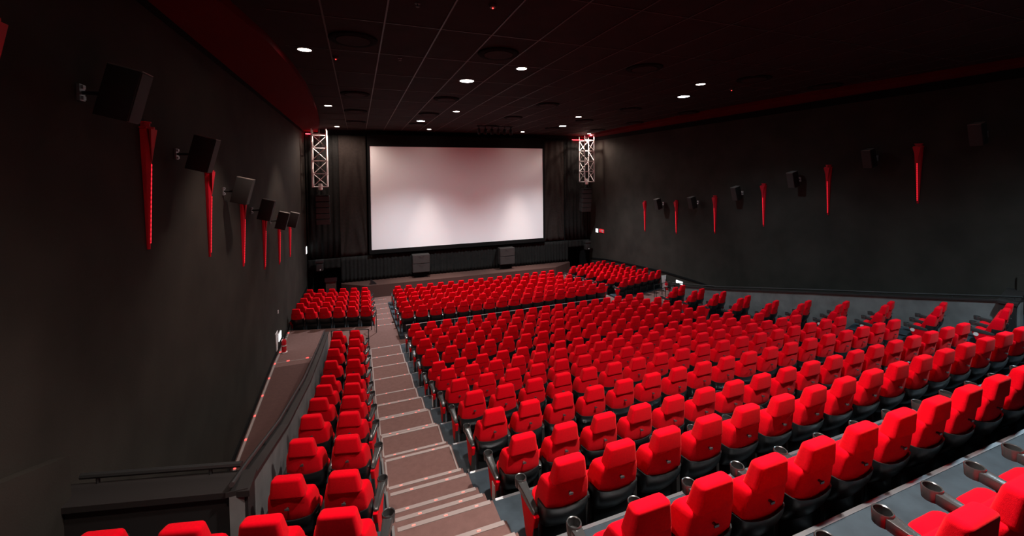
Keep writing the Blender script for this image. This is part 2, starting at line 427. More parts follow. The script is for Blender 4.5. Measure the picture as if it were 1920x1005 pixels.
drape('side_curtain', -1.04, .48, -4.80, 2.4, 26.24, M_DRAPE2, 'brownish black draped curtain panel left of the screen', .05, .5, swag=1, seed=2)
drape('side_curtain', 12.2, 13.8, -4.74, 2.4, 26.24, M_DRAPE2, 'brownish black draped curtain panel right of the screen', .05, .5, swag=1, seed=3)
drape('leg_curtain', -2.8, -1.06, -4.8, 2.4, 26.26, M_DRAPE, 'black pleated curtain behind the left hanging truss', .05, .3, seed=4)
drape('leg_curtain', 13.84, 15.9, -4.8, 2.4, 26.26, M_DRAPE, 'black pleated curtain behind the right hanging truss', .05, .3, seed=5)
drape('valance_curtain', -2.8, -1.07, -5.42, -4.82, 26.2, M_DRAPE, 'short black curtain over the dark opening left of the stage', .02, .3, seed=6)
drape('valance_curtain', 14.12, 15.9, -5.32, -4.82, 26.2, M_DRAPE, 'short black curtain over the dark opening right of the stage', .02, .3, seed=8)

# trusses with hoists and line arrays
def truss(cx, cy, label, lab2, lab3):
    a = .37; z0, z1 = -.57, 2.30
    t = thing('hanging_truss', label, 'truss', (cx, cy, z0))
    bm = bmesh.new()
    for sx in (-1, 1):
        for sy in (-1, 1): tube(bm, [(sx*a, sy*a, 0), (sx*a, sy*a, 2.595-z0-.003)], .032)
    link('chord', bm, M_TRUSS, t, True)
    nb = 4; h = (z1-z0)/nb
    for k in range(nb+1):
        z = k*h; bm = bmesh.new()
        for (p, q) in (((-a, -a), (a, -a)), ((a, -a), (a, a)), ((a, a), (-a, a)), ((-a, a), (-a, -a))): tube(bm, [(*p, z), (*q, z)], .027, 6)
        link('cross_frame', bm, M_TRUSS, t, True)
    bm = bmesh.new()
    for k in range(nb):
        z, w = k*h, (k+1)*h
        for m_, ((p, q)) in enumerate((((-a, -a), (a, -a)), ((a, -a), (a, a)), ((a, a), (-a, a)), ((-a, a), (-a, -a)))):
            if k % 2: p, q = q, p
            tube(bm, [(*p, z), (*q, w)], .021, 6)
    link('diagonal_brace', bm, M_TRUSS, t, True)
    bm = bmesh.new(); box(bm, -.9 if cx < 5 else -.5, .5 if cx < 5 else .9, -.03, .03, 1.43, 1.46)
    # hoist
    hz = -.78
    bm.free(); hb = -.19
    bm = bmesh.new(); lathe(bm, [(.08, hb), (.11, hb+.03), (.11, hb+.30), (.09, hb+.36)], 16); hst = link('chain_hoist', bm, M_TRUSS, t, True)
    bm = bmesh.new(); tube(bm, [(0, 0, hb+.36), (0, 0, 2.595-z0-.003)], .012, 6); link('chain', bm, M_MET, hst)
    bm = bmesh.new()
    for sx in (-1, 1): tube(bm, [(sx*.06, 0, hb+.02), (sx*.20, -.05, -1.03-z0)], .014, 6)
    link('sling', bm, M_MET, hst)
    la = thing('line_array', lab2, 'loudspeaker', (cx+.1*(1 if cx < 5 else -1), cy, -1.04))
    bm = bmesh.new(); box(bm, -.32, .32, -.3, .3, -.03, 0); tube(bm, [(-.2, -.25, .0), (-.2, .25, 0)], .02); tube(bm, [(.2, -.25, .0), (.2, .25, 0)], .02); link('rigging_frame', bm, M_MET, la)
    z = -.03; y = 0
    for k in range(5):
        ang = R(2+3*k); c_, s_ = math.cos(ang), math.sin(ang)
        mt = Matrix.Translation((0, y, z)) @ Matrix.Rotation(ang, 4, 'X')
        bm = bmesh.new(); box(bm, -.35, .35, -.25, .22, -.30, -.006)
        bev(bm, .012, 2)
        bmesh.ops.transform(bm, matrix=mt, verts=bm.verts)
        cbn = link('cabinet', bm, M_SPK, la, True)
        bm = bmesh.new(); box(bm, -.33, .33, -.258, -.25, -.285, -.02, mt); link('grille', bm, M_GRILL, cbn)
        z -= .315*c_; y -= .315*s_*-.5
truss(-1.95, 25.0, 'aluminium box truss hanging from the ceiling left of the screen', 'black line array of five cabinets under the left truss', 'chain hoist inside the foot of the left truss')
truss(14.95, 25.0, 'aluminium box truss hanging from the ceiling right of the screen', 'black line array of five cabinets under the right truss', 'chain hoist inside the foot of the right truss')
# subwoofer stacks hung on the curtain wall
for cx, w in ((3.55, 'left'), (9.2, 'right')):
    t = thing('subwoofer', 'square brown-black subwoofer stack below the screen, on its %s half' % w, 'loudspeaker', (cx, 25.78, -5.98))
    for k in range(2):
        bm = bmesh.new(); box(bm, -.52, .52, -.25, .32, .003+.545*k, .54+.545*k); bev(bm, .015, 2); cb = link('cabinet', bm, M_SPK, t, True)
        bm = bmesh.new(); box(bm, -.49, .49, -.262, -.25, .03+.545*k, .51+.545*k); g = link('grille', bm, M_GRILL, cb)
        bm = bmesh.new()                                         # triangular baffle relief meeting at the middle seam
        zc = .03 if k else .51; sg = 1 if k else -1
        for (za, zb2) in ((zc, zc+sg*.17), (zc+sg*.48, zc+sg*.31)):
            v = [bm.verts.new(p) for p in ((-.17, -.262, za+.545*k), (.17, -.262, za+.545*k), (0, -.262, zb2+.545*k), (-.17, -.275, za+.545*k), (.17, -.275, za+.545*k), (0, -.275, zb2+.545*k))]
            for q in ((0, 2, 1), (3, 4, 5), (0, 1, 4, 3), (1, 2, 5, 4), (2, 0, 3, 5)): bm.faces.new([v[i] for i in q])
        link('baffle_plate', bm, M_GRILL, cb)
    bm = bmesh.new(); box(bm, -.40, .40, .05, .3, -.345, .003); link('stand', bm, M_BLACK, t)
# little wall units at the two far corners
for cx, cz, w in ((-2.15, -5.07, 'left'), (15.40, -5.16, 'right')):
    t = thing('surround_monitor', 'small black monitor on a bracket in the far %s corner' % w, 'loudspeaker', (cx, 25.75, cz))
    bm = bmesh.new(); box(bm, -.19, .19, -.17, .17, -.33, .10); bev(bm, .05, 3); link('cabinet', bm, M_SPK, t, True)
    bm = bmesh.new(); box(bm, -.22, .22, -.2, .2, .14, .30); bev(bm, .02, 2); link('shelf_box', bm, M_SPK, t, True)
    bm = bmesh.new(); lathe(bm, [(.035, 0), (.035, .02)], 12); bmesh.ops.transform(bm, matrix=Matrix.Translation((.04, -.17, -.24)) @ Matrix.Rotation(R(90), 4, 'X'), verts=bm.verts); link('lens', bm, M_WHITE, t)
    bm = bmesh.new(); box(bm, -.17, .17, -.16, .0, .101, .104); link('top_plate', bm, M_SPKTOP, t)
    bm = bmesh.new(); box(bm, -.03, .03, .1, .38, -.02, .14); link('bracket', bm, M_STEEL, t)
# lectern
t = thing('lectern', 'small dark wooden lectern standing in the far left doorway', 'lectern', (-1.55, 25.3, -7.05))
bm = bmesh.new(); box(bm, -.26, .26, -.22, .22, .04, 1.12); link('body', bm, M_PLY, t)
bm = bmesh.new(); hexa(bm, [(-.31, -.27, 1.12), (.31, -.27, 1.12), (.31, .27, 1.12), (-.31, .27, 1.12), (-.31, -.27, 1.36), (.31, -.27, 1.36), (.31, .27, 1.22), (-.31, .27, 1.22)]); link('reading_desk', bm, M_BLK, t)
bm = bmesh.new(); box(bm, -.3, .3, -.26, .26, 0, .04); link('base', bm, M_PLY, t)
# floor wedge
bm = bmesh.new()
hexa(bm, [(-.17, -.12, 0), (.17, -.12, 0), (.17, .12, 0), (-.17, .12, 0), (-.17, -.10, .26), (-.10, -.10, .26), (-.10, .10, .26), (-.17, .10, .26)])
o = link('stage_monitor', bm, M_BLK); o.location = (.72, 25.22, -6.33); tag(o, 'small black wedge monitor at the left end of the stage', 'loudspeaker')

# ------------------------------------------------------------------ lamps
SPILL = []
def downlight(x, y, big, tone, label, group):
    t = thing('downlight', label, 'ceiling lamp', (x, y, ZC), 0, group)
    r = .20 if big else .135
    bm = bmesh.new()
    lathe(bm, [(r, -.001), (r+.035, -.001), (r+.035, -.014), (r, -.02)], 28)
    # open ring
    bmesh.ops.delete(bm, geom=[f for f in bm.faces if len(f.verts) > 4], context='FACES')
    link('trim_ring', bm, M_STEEL, t)
    bm = bmesh.new(); lathe(bm, [(r, -.012), (r, -.008)], 28); link('lens', bm, {'w': M_LENSW, 'c': M_LENSC, 'n': M_LENSN}[tone], t)
    L = bpy.data.lights.new('downlight', 'SPOT'); L.energy = P_BIG if big else P_SMALL
    L.color = {'w': WARM, 'c': COOL, 'n': NEUT}[tone]
    L.spot_size = CONE_BIG if big else CONE_SMALL; L.spot_blend = 1.0 if big else .45
    L.shadow_soft_size = .14 if big else .10
    lo = bpy.data.objects.new('lamp_light', L); COL.objects.link(lo); lo.parent = t; lo.location = (0, 0, -.05)
    if big:
        L2 = bpy.data.lights.new('downlight_spill', 'SPOT'); L2.energy = P_FLOOD; L2.color = L.color; L2.spot_size = CONE_FLOOD; L2.spot_blend = 1.0; L2.shadow_soft_size = .14
        lo2 = bpy.data.objects.new('lamp_spill', L2); COL.objects.link(lo2); lo2.parent = t; SPILL.append(L2.name); lo2.location = (0, 0, -.05)
    return t, L
ends = ['farthest', 'middle', 'nearer', 'nearest']
for ix, (x, nm) in enumerate(((-1.02, 'beside the left wall'), (4.03, 'left of centre'), (10.03, 'right of centre'), (15.0, 'beside the right wall'))):
    for iy, y in enumerate((24.7, 17.5, 9.95, 2.4)):
        if iy == 3: lab = 'warm small round downlight %s, directly above the back rows' % nm
        else: lab = '%s warm small round downlight in the ceiling line %s' % (ends[iy], nm)
        t, L = downlight(x, y, False, 'w', lab, 'small warm downlights in the ceiling')
        if iy == 0 and ix in (1, 2): L.energy = 2400; L.spot_size = R(38); L.spot_blend = 1.0
        if ix in (0, 3): L.energy *= 2.3
        if iy == 3 and ix > 1: L.energy *= .3
        if iy == 0 and ix in (0, 3): L.spot_size = R(168); L.spot_blend = .6; L.energy *= .95
for ix, (x, nm) in enumerate(((3.03, 'left'), (11.05, 'right'))):
    for iy, y in enumerate((21.1, 11.75, 2.35)):
        tone = 'c' if (ix == 1 or iy == 0) else 'n'
        lab = ('large bright round downlight of the %s pair, ' % nm)+['near the screen', 'halfway along the hall', 'directly above the back rows'][iy]
        t, L = downlight(x, y, True, tone, lab, 'large downlights in the ceiling')
        if iy == 2:
            L.energy *= 1.8; L.spot_size = R(142); bpy.data.lights[SPILL[-1]].energy *= 1.3
        elif iy == 1: L.spot_size = R(134); L.energy *= .88
        else:
            L.energy *= 3.0; L.spot_size = R(114); bpy.data.lights[SPILL[-1]].energy *= 5.2; L.color = bpy.data.lights[SPILL[-1]].color = (.88, .95, 1.0)
# round air diffusers
kk = 0
for x, xn in ((-.03, 'first'), (3.04, 'second'), (7.07, 'third'), (11.0, 'fourth'), (14.15, 'fifth')):
    for y, yn in ((8.9, 'nearest'), (14.75, 'second'), (18.6, 'third'), (22.3, 'farthest')):
        t = thing('air_diffuser', 'dark round ceiling diffuser, %s row, %s from the left wall' % (yn, xn), 'air vent', (x, y, ZC), 0, 'round air diffusers')
        bm = bmesh.new(); lathe(bm, [(.47, -.001), (.46, -.03), (.43, -.045), (.34, -.03), (.34, -.001)], 36); link('outer_ring', bm, M_BLACK, t, True)
        bm = bmesh.new(); lathe(bm, [(.33, -.031), (.32, -.05), (.10, -.055)], 36); link('core', bm, M_CEIL, t, True)
for (x, y, red, lab) in ((-.42, 10.35, 1, 'smoke detector with red light on the left of the ceiling'), (2.1, 6.4, 1, 'smoke detector with red light at the top edge of the ceiling'),
                         (0.95, 6.75, 0, 'small ceiling sprinkler nearest the top of the ceiling'), (0.98, 10.0, 0, 'small ceiling sprinkler left of the bright lamp'), (11.6, 10.2, 1, 'smoke detector with red light in the right ceiling')):
    t = thing('smoke_detector' if red else 'sprinkler', lab, 'smoke detector' if red else 'sprinkler', (x, y, ZC))
    bm = bmesh.new()
    if red: lathe(bm, [(.07, -.001), (.07, -.02), (.05, -.05), (.02, -.055)], 18)
    else: lathe(bm, [(.045, -.001), (.045, -.01), (.012, -.015), (.012, -.05), (.03, -.055), (.03, -.06)], 14)
    link('body', bm, M_GRID, t, True)
    if red:
        bm = bmesh.new(); lathe(bm, [(.012, -.066), (.012, -.055)], 8); link('indicator', bm, M_REDLED, t)
# track with six spotlights
t = thing('track_spotlights', 'black ceiling bar carrying six small spotlights in front of the screen', 'spotlight', (7.1, 21.5, ZC))
bm = bmesh.new(); box(bm, -1.02, 1.02, -.03, .03, -.14, -.08)
for x in (-.8, 0, .8): box(bm, x-.015, x+.015, -.015, .015, -.08, -.001)
link('bar', bm, M_STEEL, t)
for k in range(6):
    x = -.92+k*.368
    bm = bmesh.new(); lathe(bm, [(.08, -.17), (.085, -.13), (.085, .1), (.06, .15)], 14)
    bmesh.ops.transform(bm, matrix=Matrix.Translation((x, 0, -.39)) @ Matrix.Rotation(R((-14, 6, -9, 4, 0, -5)[k]), 4, 'Y') @ Matrix.Rotation(R(12), 4, 'X'), verts=bm.verts)
    h = link('spotlight_head', bm, M_BLK, t, True)
    bm = bmesh.new(); box(bm, x-.02, x+.02, -.02, .02, -.26, -.14); link('yoke', bm, M_STEEL, h)

# ------------------------------------------------------------------ wall sconces and wall speakers
SCY = [4.66, 7.35, 9.90, 12.43, 14.95, 17.50, 20.08]
SCZ = [-.42, -1.02, -1.60, -2.32, -2.94, -3.30, -3.49]           # foot
nth = ['nearest', 'second', 'third', 'fourth', 'fifth', 'farthest']
def sconce(x, sx, y, z, label):
    t = thing('wall_sconce', label, 'wall lamp', (x, y, z), 0 if sx > 0 else PI, 'red sconces on the walls')
    H, w, d = 1.72, .112, .10
    def sec(zz, ww, dd): return [(0.002, -ww, zz), (0.002, ww, zz), (dd*.55, ww*.85, zz), (dd, ww*.16, zz), (dd, -ww*.16, zz), (dd*.55, -ww*.85, zz)]
    bm = bmesh.new(); loft(bm, [sec(0, .022, .035), sec(H, w, d)])
    link('tapered_body', bm, M_SCONCE, t)
    bm = bmesh.new(); a, b = .05, .71                              # dotted light line on the ridge
    hexa(bm, [(.035+(d-.035)*a, -.009, H*a), (.041+(d-.035)*a, -.009, H*a), (.041+(d-.035)*a, .009, H*a), (.035+(d-.035)*a, .009, H*a), (.035+(d-.035)*b, -.009, H*b), (.041+(d-.035)*b, -.009, H*b), (.041+(d-.035)*b, .009, H*b), (.035+(d-.035)*b, .009, H*b)])
    link('light_line', bm, M_STRIP, t)
    bm = bmesh.new()                                              # arrow shaped facet at the head
    vs = [bm.verts.new(p) for p in ((d+.002, -.10, H), (d+.002, .10, H), (.041+(d-.035)*.72, 0, H*.72), (d+.028, -.10, H), (d+.028, .10, H))]
    for q in ((0, 2, 1), (3, 4, 2), (0, 1, 4, 3), (1, 2, 4), (0, 3, 2)): bm.faces.new([vs[i] for i in q])
    link('arrow_facet', bm, M_SCONCE, t)
    bm = bmesh.new()
    loft(bm, [sec(H+.002, w*1.15, d+.03), sec(H+.03, w*1.15, d+.03)]); loft(bm, [sec(H+.031, w*.75, d*.8), sec(H+.085, w*.75, d*.8)])
    loft(bm, [sec(H+.086, w*.95, d*.95), sec(H+.105, w*.95, d*.95)])
    link('collar', bm, M_SCONCE, t)
for i, (y, z) in enumerate(zip(SCY, SCZ)):
    if i == 0: sconce(XL, 1, y, z, 'red tapered sconce cut off by the left edge of the photo')
    else:
        sconce(XL, 1, y, z, '%s red tapered sconce along the left wall' % nth[i-1])
        sconce(XR, -1, y, z, '%s red tapered sconce along the right wall' % nth[i-1])
SPY = [5.93, 8.43, 10.93, 13.45, 16.0, 18.5]; SPZ = [.95, .40, -.31, -.94, -1.51, -1.73]
def wall_speaker(x, sx, y, z, label):
    t = thing('wall_speaker', label, 'loudspeaker', (x, y, z), 0 if sx > 0 else PI, 'surround speakers on the walls')
    mt = Matrix.Translation((.38, 0, 0)) @ Matrix.Rotation(R(14.5), 4, 'Y')
    bm = bmesh.new(); hexa(bm, [(-.16, -.11, -.29), (.16, -.135, -.29), (.16, .135, -.29), (-.16, .11, -.29), (-.16, -.11, .29), (.16, -.135, .29), (.16, .135, .29), (-.16, .11, .29)])
    bev(bm, .008, 2); bmesh.ops.transform(bm, matrix=mt, verts=bm.verts); c = link('cabinet', bm, M_SPK, t, True)
    bm = bmesh.new(); box(bm, .16, .172, -.125, .125, -.28, .28, mt); link('grille', bm, M_GRILL, c)
    bm = bmesh.new(); hexa(bm, [tuple(mt @ Vector(p)) for p in ((-.155, -.105, .29), (.168, -.13, .29), (.168, .13, .29), (-.155, .105, .29), (-.155, -.105, .302), (.168, -.13, .302), (.168, .13, .302), (-.155, .105, .302))]); link('top_panel', bm, M_SPKTOP, c)
    bm = bmesh.new(); tube(bm, [(.03, 0, .0), (.24, 0, 0)], .022, 8); link('arm', bm, M_STEEL, t, True)
    bm = bmesh.new(); box(bm, .002, .03, -.05, .05, -.09, .09)
    for zz in (-.06, .06): box(bm, .03, .05, -.025, .025, zz-.02, zz+.02)
    link('wall_plate', bm, M_ALU, t)
for i, (y, z) in enumerate(zip(SPY, SPZ)):
    wall_speaker(XL, 1, y, z, '%s tilted black speaker bracketed on the left wall' % nth[i])
    wall_speaker(XR, -1, y, z, '%s tilted black speaker bracketed on the right wall' % nth[i])

# ------------------------------------------------------------------ signs, extinguishers, rails
def sign(name, x, sx, y, z, w, h, m, label, cat='sign', text=0):
    t = thing(name, label, cat, (x, y, z), 0 if sx > 0 else PI)
    bm = bmesh.new(); box(bm, .002, .04, -w/2, w/2, -h/2, h/2); link('housing', bm, M_WHITE if not text else M_SIGNRED, t)
    if not text:
        bm = bmesh.new(); box(bm, .04, .046, -w/2+.01, w/2-.01, -h/2+.01, h/2-.01); link('lit_face', bm, m, t)
    else:
        bm = bmesh.new()
        for a in ((.02, .24, -.06, .09), (.06, .2, -.1, -.04)): box(bm, .041, .045, a[0], a[1], a[2], a[3])
        for a in ((-.07, .02), (-.15, -.03), (-.2, .05)): box(bm, .041, .045, a[0]-.03, a[0]+.03, a[1]-.03, a[1]+.03)
        link('white_marks', bm, M_WHITE, t)
sign('exit_sign', XR, -1, 25.33, -4.09, .28, .28, M_SIGN, 'small glowing white sign at the far end of the right wall')
sign('wall_sign', XR, -1, 24.75, -4.05, .55, .24, M_SIGNRED, 'red sign with white marks beside the small glowing white sign', text=1)
sign('exit_sign', XR, -1, 17.25, -5.87, .48, .17, M_SIGN, 'glowing white sign low on the right wall near the cross aisle')
sign('exit_sign', XL, 1, 17.05, -5.87, .50, .27, M_SIGN, 'glowing white sign low on the left wall near the extinguisher')
sign('exit_sign', XL, 1, 25.8, -4.17, .35, .40, M_SIGN, 'glowing white sign high at the far end of the left wall')
bm = bmesh.new(); box(bm, .001, .02, -.04, .04, -.06, .06); o = link('wall_switch', bm, M_WHITE); o.location = (XL, 17.0, -4.95); tag(o, 'small pale wall plate above the left glowing sign', 'wall plate')
def extinguisher(x, y, z, rz, label, l2):
    t = thing('fire_extinguisher', label, 'fire extinguisher', (x, y, z), rz)
    bm = bmesh.new(); lathe(bm, [(.075, .02), (.08, .03), (.08, .40), (.06, .47), (.03, .50)], 18); link('cylinder', bm, M_EXT, t, True)
    bm = bmesh.new(); tube(bm, [(0, 0, .50), (0, 0, .57)], .02); tube(bm, [(-.01, 0, .57), (.10, 0, .60)], .012); tube(bm, [(-.01, 0, .55), (.10, 0, .54)], .012); link('valve_handle', bm, M_BLK, t, True)
    bm = bmesh.new(); tube(bm, [(0, .02, .54), (.02, .11, .48), (.03, .12, .3), (.02, .11, .14)], .012); link('hose', bm, M_BLK, t, True)
    bm = bmesh.new(); lathe(bm, [(.0815, .24), (.0815, .275)], 18); link('label_band', bm, M_WHITE, t, True)
    bm = bmesh.new(); lathe(bm, [(.11, 0), (.11, .02)], 18); link('stand', bm, M_WHITE, t)
extinguisher(XL+.2, 16.8, ZX, 0, 'red fire extinguisher on the corridor floor by the left wall', '')
extinguisher(15.56, 17.78, ZX, PI, 'red fire extinguisher beyond the glowing sign by the right wall', '')
for x, y, z, sx, lab in ((XL, 16.55, ZX, 1, 'pale flared instruction board behind the left fire extinguisher'), (15.56, 17.98, ZX, -1, 'pale flared instruction board behind the right fire extinguisher')):
    bm = bmesh.new()
    if sx > 0: hexa(bm, [(.005, -.08, .1), (.03, -.08, .1), (.03, .08, .1), (.005, .08, .1), (.005, -.2, .85), (.03, -.2, .85), (.03, .2, .85), (.005, .2, .85)])
    else: hexa(bm, [(-.08, -.012, 0), (.08, -.012, 0), (.08, .012, 0), (-.08, .012, 0), (-.15, -.012, .78), (.15, -.012, .78), (.15, .012, .78), (-.15, .012, .78)])
    o = link('instruction_board', bm, M_WHITE); o.location = (x, y, z); tag(o, lab, 'board')
# metal rail in front of the first main row
t = thing('handrail', 'long thin metal rail in front of the first main row', 'handrail', (0, 15.46, FL[0]))
bm = bmesh.new(); tube(bm, [(1.55, 0, .72), (10.2, 0, .72)], .015); link('top_rail', bm, M_NOSE, t, True)
for k in range(6):
    bm = bmesh.new(); tube(bm, [(1.56+k*1.726, 0, 0), (1.56+k*1.726, 0, .71)], .016); link('post', bm, M_STEEL, t)
# rail frame in front of the left two-seat bank
def railframe(pts, z, h, label, nposts=3):
    t = thing('handrail', label, 'handrail', (*pts[0], z))
    d = Vector((pts[1][0]-pts[0][0], pts[1][1]-pts[0][1], 0))
    bm = bmesh.new(); tube(bm, [(0, 0, h), d+Vector((0, 0, h))], .018); link('top_rail', bm, M_STEEL, t, True)
    for k in range(nposts):
        p = d*k/(nposts-1); bm = bmesh.new(); tube(bm, [p, p+Vector((0, 0, h))], .016); link('post', bm, M_STEEL, t)
railframe([(-1.0, yrow(0, -1.0, -1)+.98), (.24, yrow(0, .24, -1)+.98)], FL[0], .75, 'thin black rail in front of the two-seat left bank')
railframe([(13.0, yrow(0, 13.0, 1)+.98), (14.4, yrow(0, 14.4, 1)+.98)], FL[0], .75, 'thin black rail in front of the two-seat right bank')
railframe([(.40, 17.9), (.58, 17.5)], ZX, .95, 'short sloping black handrail beside the cross aisle steps at left', 2)
railframe([(14.15, 17.05), (15.4, 17.35)], ZX, .62, 'low black posts with rail at the right end of the cross aisle', 3)
# handrails on the parapets
def parapet_rail(P, x, label):
    t = thing('handrail', label, 'handrail', (x, P[0][0], P[0][1]))
    o0 = Vector((0, P[0][0], P[0][1]))
    bm = bmesh.new(); tube(bm, [Vector((0, y, z+.07))-o0 for y, z in P], .025); link('top_rail', bm, M_STEEL, t, True)
    for (ya, za), (yb, zb) in zip(P, P[1:]):
        n = max(1, int((yb-ya)/1.05))
        for k in range(n):
            f = (k+.5)/n; p = Vector((0, ya+(yb-ya)*f, za+(zb-za)*f))-o0
            bm = bmesh.new(); tube(bm, [p, p+Vector((0, 0, .07))], .016); link('post', bm, M_STEEL, t)
parapet_rail(PL, -1.235, 'dark handrail running down the top of the left parapet')
parapet_rail(PRR, 14.56, 'dark handrail running down the top of the right parapet')
t = thing('handrail', 'dark handrail on the angled parapet in front of nearest left seats', 'handrail', (-1.1, 5.0, -3.13))
bm = bmesh.new(); tube(bm, [(-.12, .03, .08), (-1.62, .43, .08)], .03); link('top_rail', bm, M_STEEL, t, True)
for f in (.2, .9):
    bm = bmesh.new(); p = Vector((-.12-1.5*f, .40*f, 0)); tube(bm, [p+Vector((0, .03, 0)), p+Vector((0, .03, .08))], .018); link('post', bm, M_STEEL, t)
# red dotted strip along the foot of the left wall
t = thing('led_strip', 'pale floor strip with red light dots along the left wall', 'strip light', (XL, 0, 0))
P = [(5.6, -6.74), (10.6, -6.72), (15.55, ZX), (19.0, ZX)]
bm = bmesh.new(); prism_yz(bm, [(y, z+.001) for y, z in P]+[(y, z+.03) for y, z in P][::-1], .04, .10); link('channel', bm, M_NOSE, t)
bm = bmesh.new(); y = 6.0
while y < 18.9:
    for (ya, za), (yb, zb) in zip(P, P[1:]):
        if ya <= y <= yb: z = za+(zb-za)*(y-ya)/(yb-ya)
    box(bm, .05, .09, y-.03, y+.03, z+.03, z+.04); y += .98
link('light_dot', bm, M_REDLED, t)
bm = bmesh.new()
for x in (-2.4, -1.8): box(bm, x-.04, x+.04, 15.93, 15.98, ZX+.001, ZX+.012)
tag(link('floor_light', bm, M_REDLED), 'pair of red floor lights across the left corridor', 'floor light')
bm = bmesh.new(); box(bm, XL+.1, -1.3, 15.9, 15.925, ZX+.001, ZX+.006); struct(link('trim_%d' % tn, bm, M_NOSE)); tn += 1

# ------------------------------------------------------------------ the cinema seat
def seat_meshes():
    S = {}
    def keep(name, bm, m, smooth=True):
        o = link(name, bm, m, None, smooth); me = o.data; bpy.data.objects.remove(o); S[name] = me
    # headrest: block, wider at the foot, thick, leaning back
    bm = bmesh.new()
    hexa(bm, [(-.180, -.034, .853), (.180, -.034, .853), (.172, .10, .855), (-.172, .10, .855), (-.146, -.054, 1.075), (.146, -.054, 1.075), (.136, .045, 1.071), (-.136, .045, 1.071)])
    bev(bm, .036, 5)
    for v in bm.verts:
        q = max(0, 1-(v.co.x/.17)**2); v.co.y -= .016*q*(1 if v.co.y < 0 else 0); v.co.z += (-.016*q if v.co.z < .965 else .006*q)
    keep('headrest', bm, M_RED)
    # backrest: trapezoid in plan with a gently curved rear, tapering to the shoulders
    bm = bmesh.new()
    def plan(wr, wf, yr, yf, b): return [(-wr, yr), (-wr*.55, yr-b*.7), (0, yr-b), (wr*.55, yr-b*.7), (wr, yr), (wf, yf), (-wf, yf)]
    def sec(z, wr, wf, yr, yf, r, b=.022, sag=0): return [(p.x, p.y, z) for p in rrect(0, 0, plan(wr, wf, yr, yf, b), r, 3)]
    loft(bm, [sec(.50, .20, .225, .085, .30, .02), sec(.62, .218, .243, .036, .25, .022), sec(.70, .216, .243, .022, .215, .022), sec(.78, .210, .240, .010, .185, .022),
              sec(.820, .203, .234, .002, .165, .022), sec(.855, .196, .226, .0, .15, .022), sec(.872, .182, .212, .006, .138, .02), sec(.880, .16, .185, .022, .125, .018)])
    keep('backrest', bm, M_RED)
    # dark plastic shell cupping the lower back
    bm = bmesh.new(); nv = 9; A = []; B = []
    def spath(v, off):
        k = v**2.2; wr = .220-.03*k+off; wf = .242-.03*k+off; yr = .030+.030*v+.09*k-off; b = .024
        pts = [(-wf, yr+.14-.05*k), (-wr-.003, yr+.02), (-wr+.02, yr-.004)]+[(-wr*q, yr-.004-b*(1-q*q)) for q in (.75, .5, .25)]+[(0, yr-.004-b)]
        pts += [(-x, y) for x, y in pts[:-1]][::-1]
        return pts
    for j in range(nv+1):
        v = j/nv; ra = []; rb = []
        for (P_, lst) in ((spath(v, .008), ra), (spath(v, -.006), rb)):
            for (x, y) in P_:
                t_ = min(1, abs(x)/.21); z = (.602+.024*t_**2)*(1-v)+(.345+.01*t_)*v
                lst.append(bm.verts.new((x, y, z)))
        A.append(ra); B.append(rb)
    nu = len(A[0])-1
    for j in range(nv):
        for i in range(nu):
            bm.faces.new((A[j][i], A[j][i+1], A[j+1][i+1], A[j+1][i])); bm.faces.new((B[j][i+1], B[j][i], B[j+1][i], B[j+1][i+1]))
    for i in range(nu):
        bm.faces.new((A[0][i+1], A[0][i], B[0][i], B[0][i+1])); bm.faces.new((A[nv][i], A[nv][i+1], B[nv][i+1], B[nv][i]))
    for j in range(nv):
        bm.faces.new((A[j][0], A[j+1][0], B[j+1][0], B[j][0])); bm.faces.new((A[j+1][nu], A[j][nu], B[j][nu], B[j+1][nu]))
    keep('back_shell', bm, M_BLK)
    # bag hook
    bm = bmesh.new(); box(bm, -.009, .009, -.034, .02, .764, .777); box(bm, -.021, .021, -.041, -.031, .762, .779); bmesh.ops.translate(bm, vec=(0, 0, -.02), verts=bm.verts); keep('bag_hook', bm, M_HOOK, False)
    # tip-up cushion, front edge raised
    mt = Matrix.Translation((0, .16, .335)) @ Matrix.Rotation(R(20), 4, 'X')
    bm = bmesh.new()
    def cs(z, g): return [(p.x, p.y, z) for p in rrect(0, 0, [(-.20+g, g), (.20-g, g), (.222-g, .335-g), (-.222+g, .335-g)], .12, 6)]
    loft(bm, [cs(-.012, .03), cs(.0, .008), cs(.03, 0), cs(.075, 0), cs(.10, .014), cs(.115, .04), cs(.122, .09)])
    bmesh.ops.transform(bm, matrix=mt, verts=bm.verts); keep('seat_cushion', bm, M_RED)
    bm = bmesh.new(); hexa(bm, [(-.15, .02, -.04), (.15, .02, -.04), (.15, .28, -.03), (-.15, .28, -.03), (-.17, .02, -.008), (.17, .02, -.008), (.17, .31, -.008), (-.17, .31, -.008)])
    bmesh.ops.transform(bm, matrix=mt, verts=bm.verts); keep('seat_pan', bm, M_BLK, False)
    bm = bmesh.new(); hexa(bm, [(-.20, .17, .03), (.20, .17, .03), (.20, .29, .03), (-.20, .29, .03), (-.205, .15, .40), (.205, .15, .40), (.205, .30, .40), (-.205, .30, .40)]); bev(bm, .015, 2); keep('seat_base', bm, M_BLK)
    # armrest with a cup holder, centred on x = 0
    bm = bmesh.new()
    def asec(y, w, z0, z1): return [(p.x, y, p.y) for p in rrect(0, 0, [(-w, z0), (w, z0), (w, z1), (-w, z1)], .012, 2)]
    loft(bm, [asec(.13, .020, .505, .53), asec(.155, .029, .490, .548), asec(.24, .033, .490, .562), asec(.36, .037, .495, .575), asec(.44, .044, .505, .583), asec(.475, .046, .51, .585)])
    keep('armrest', bm, M_ARM)
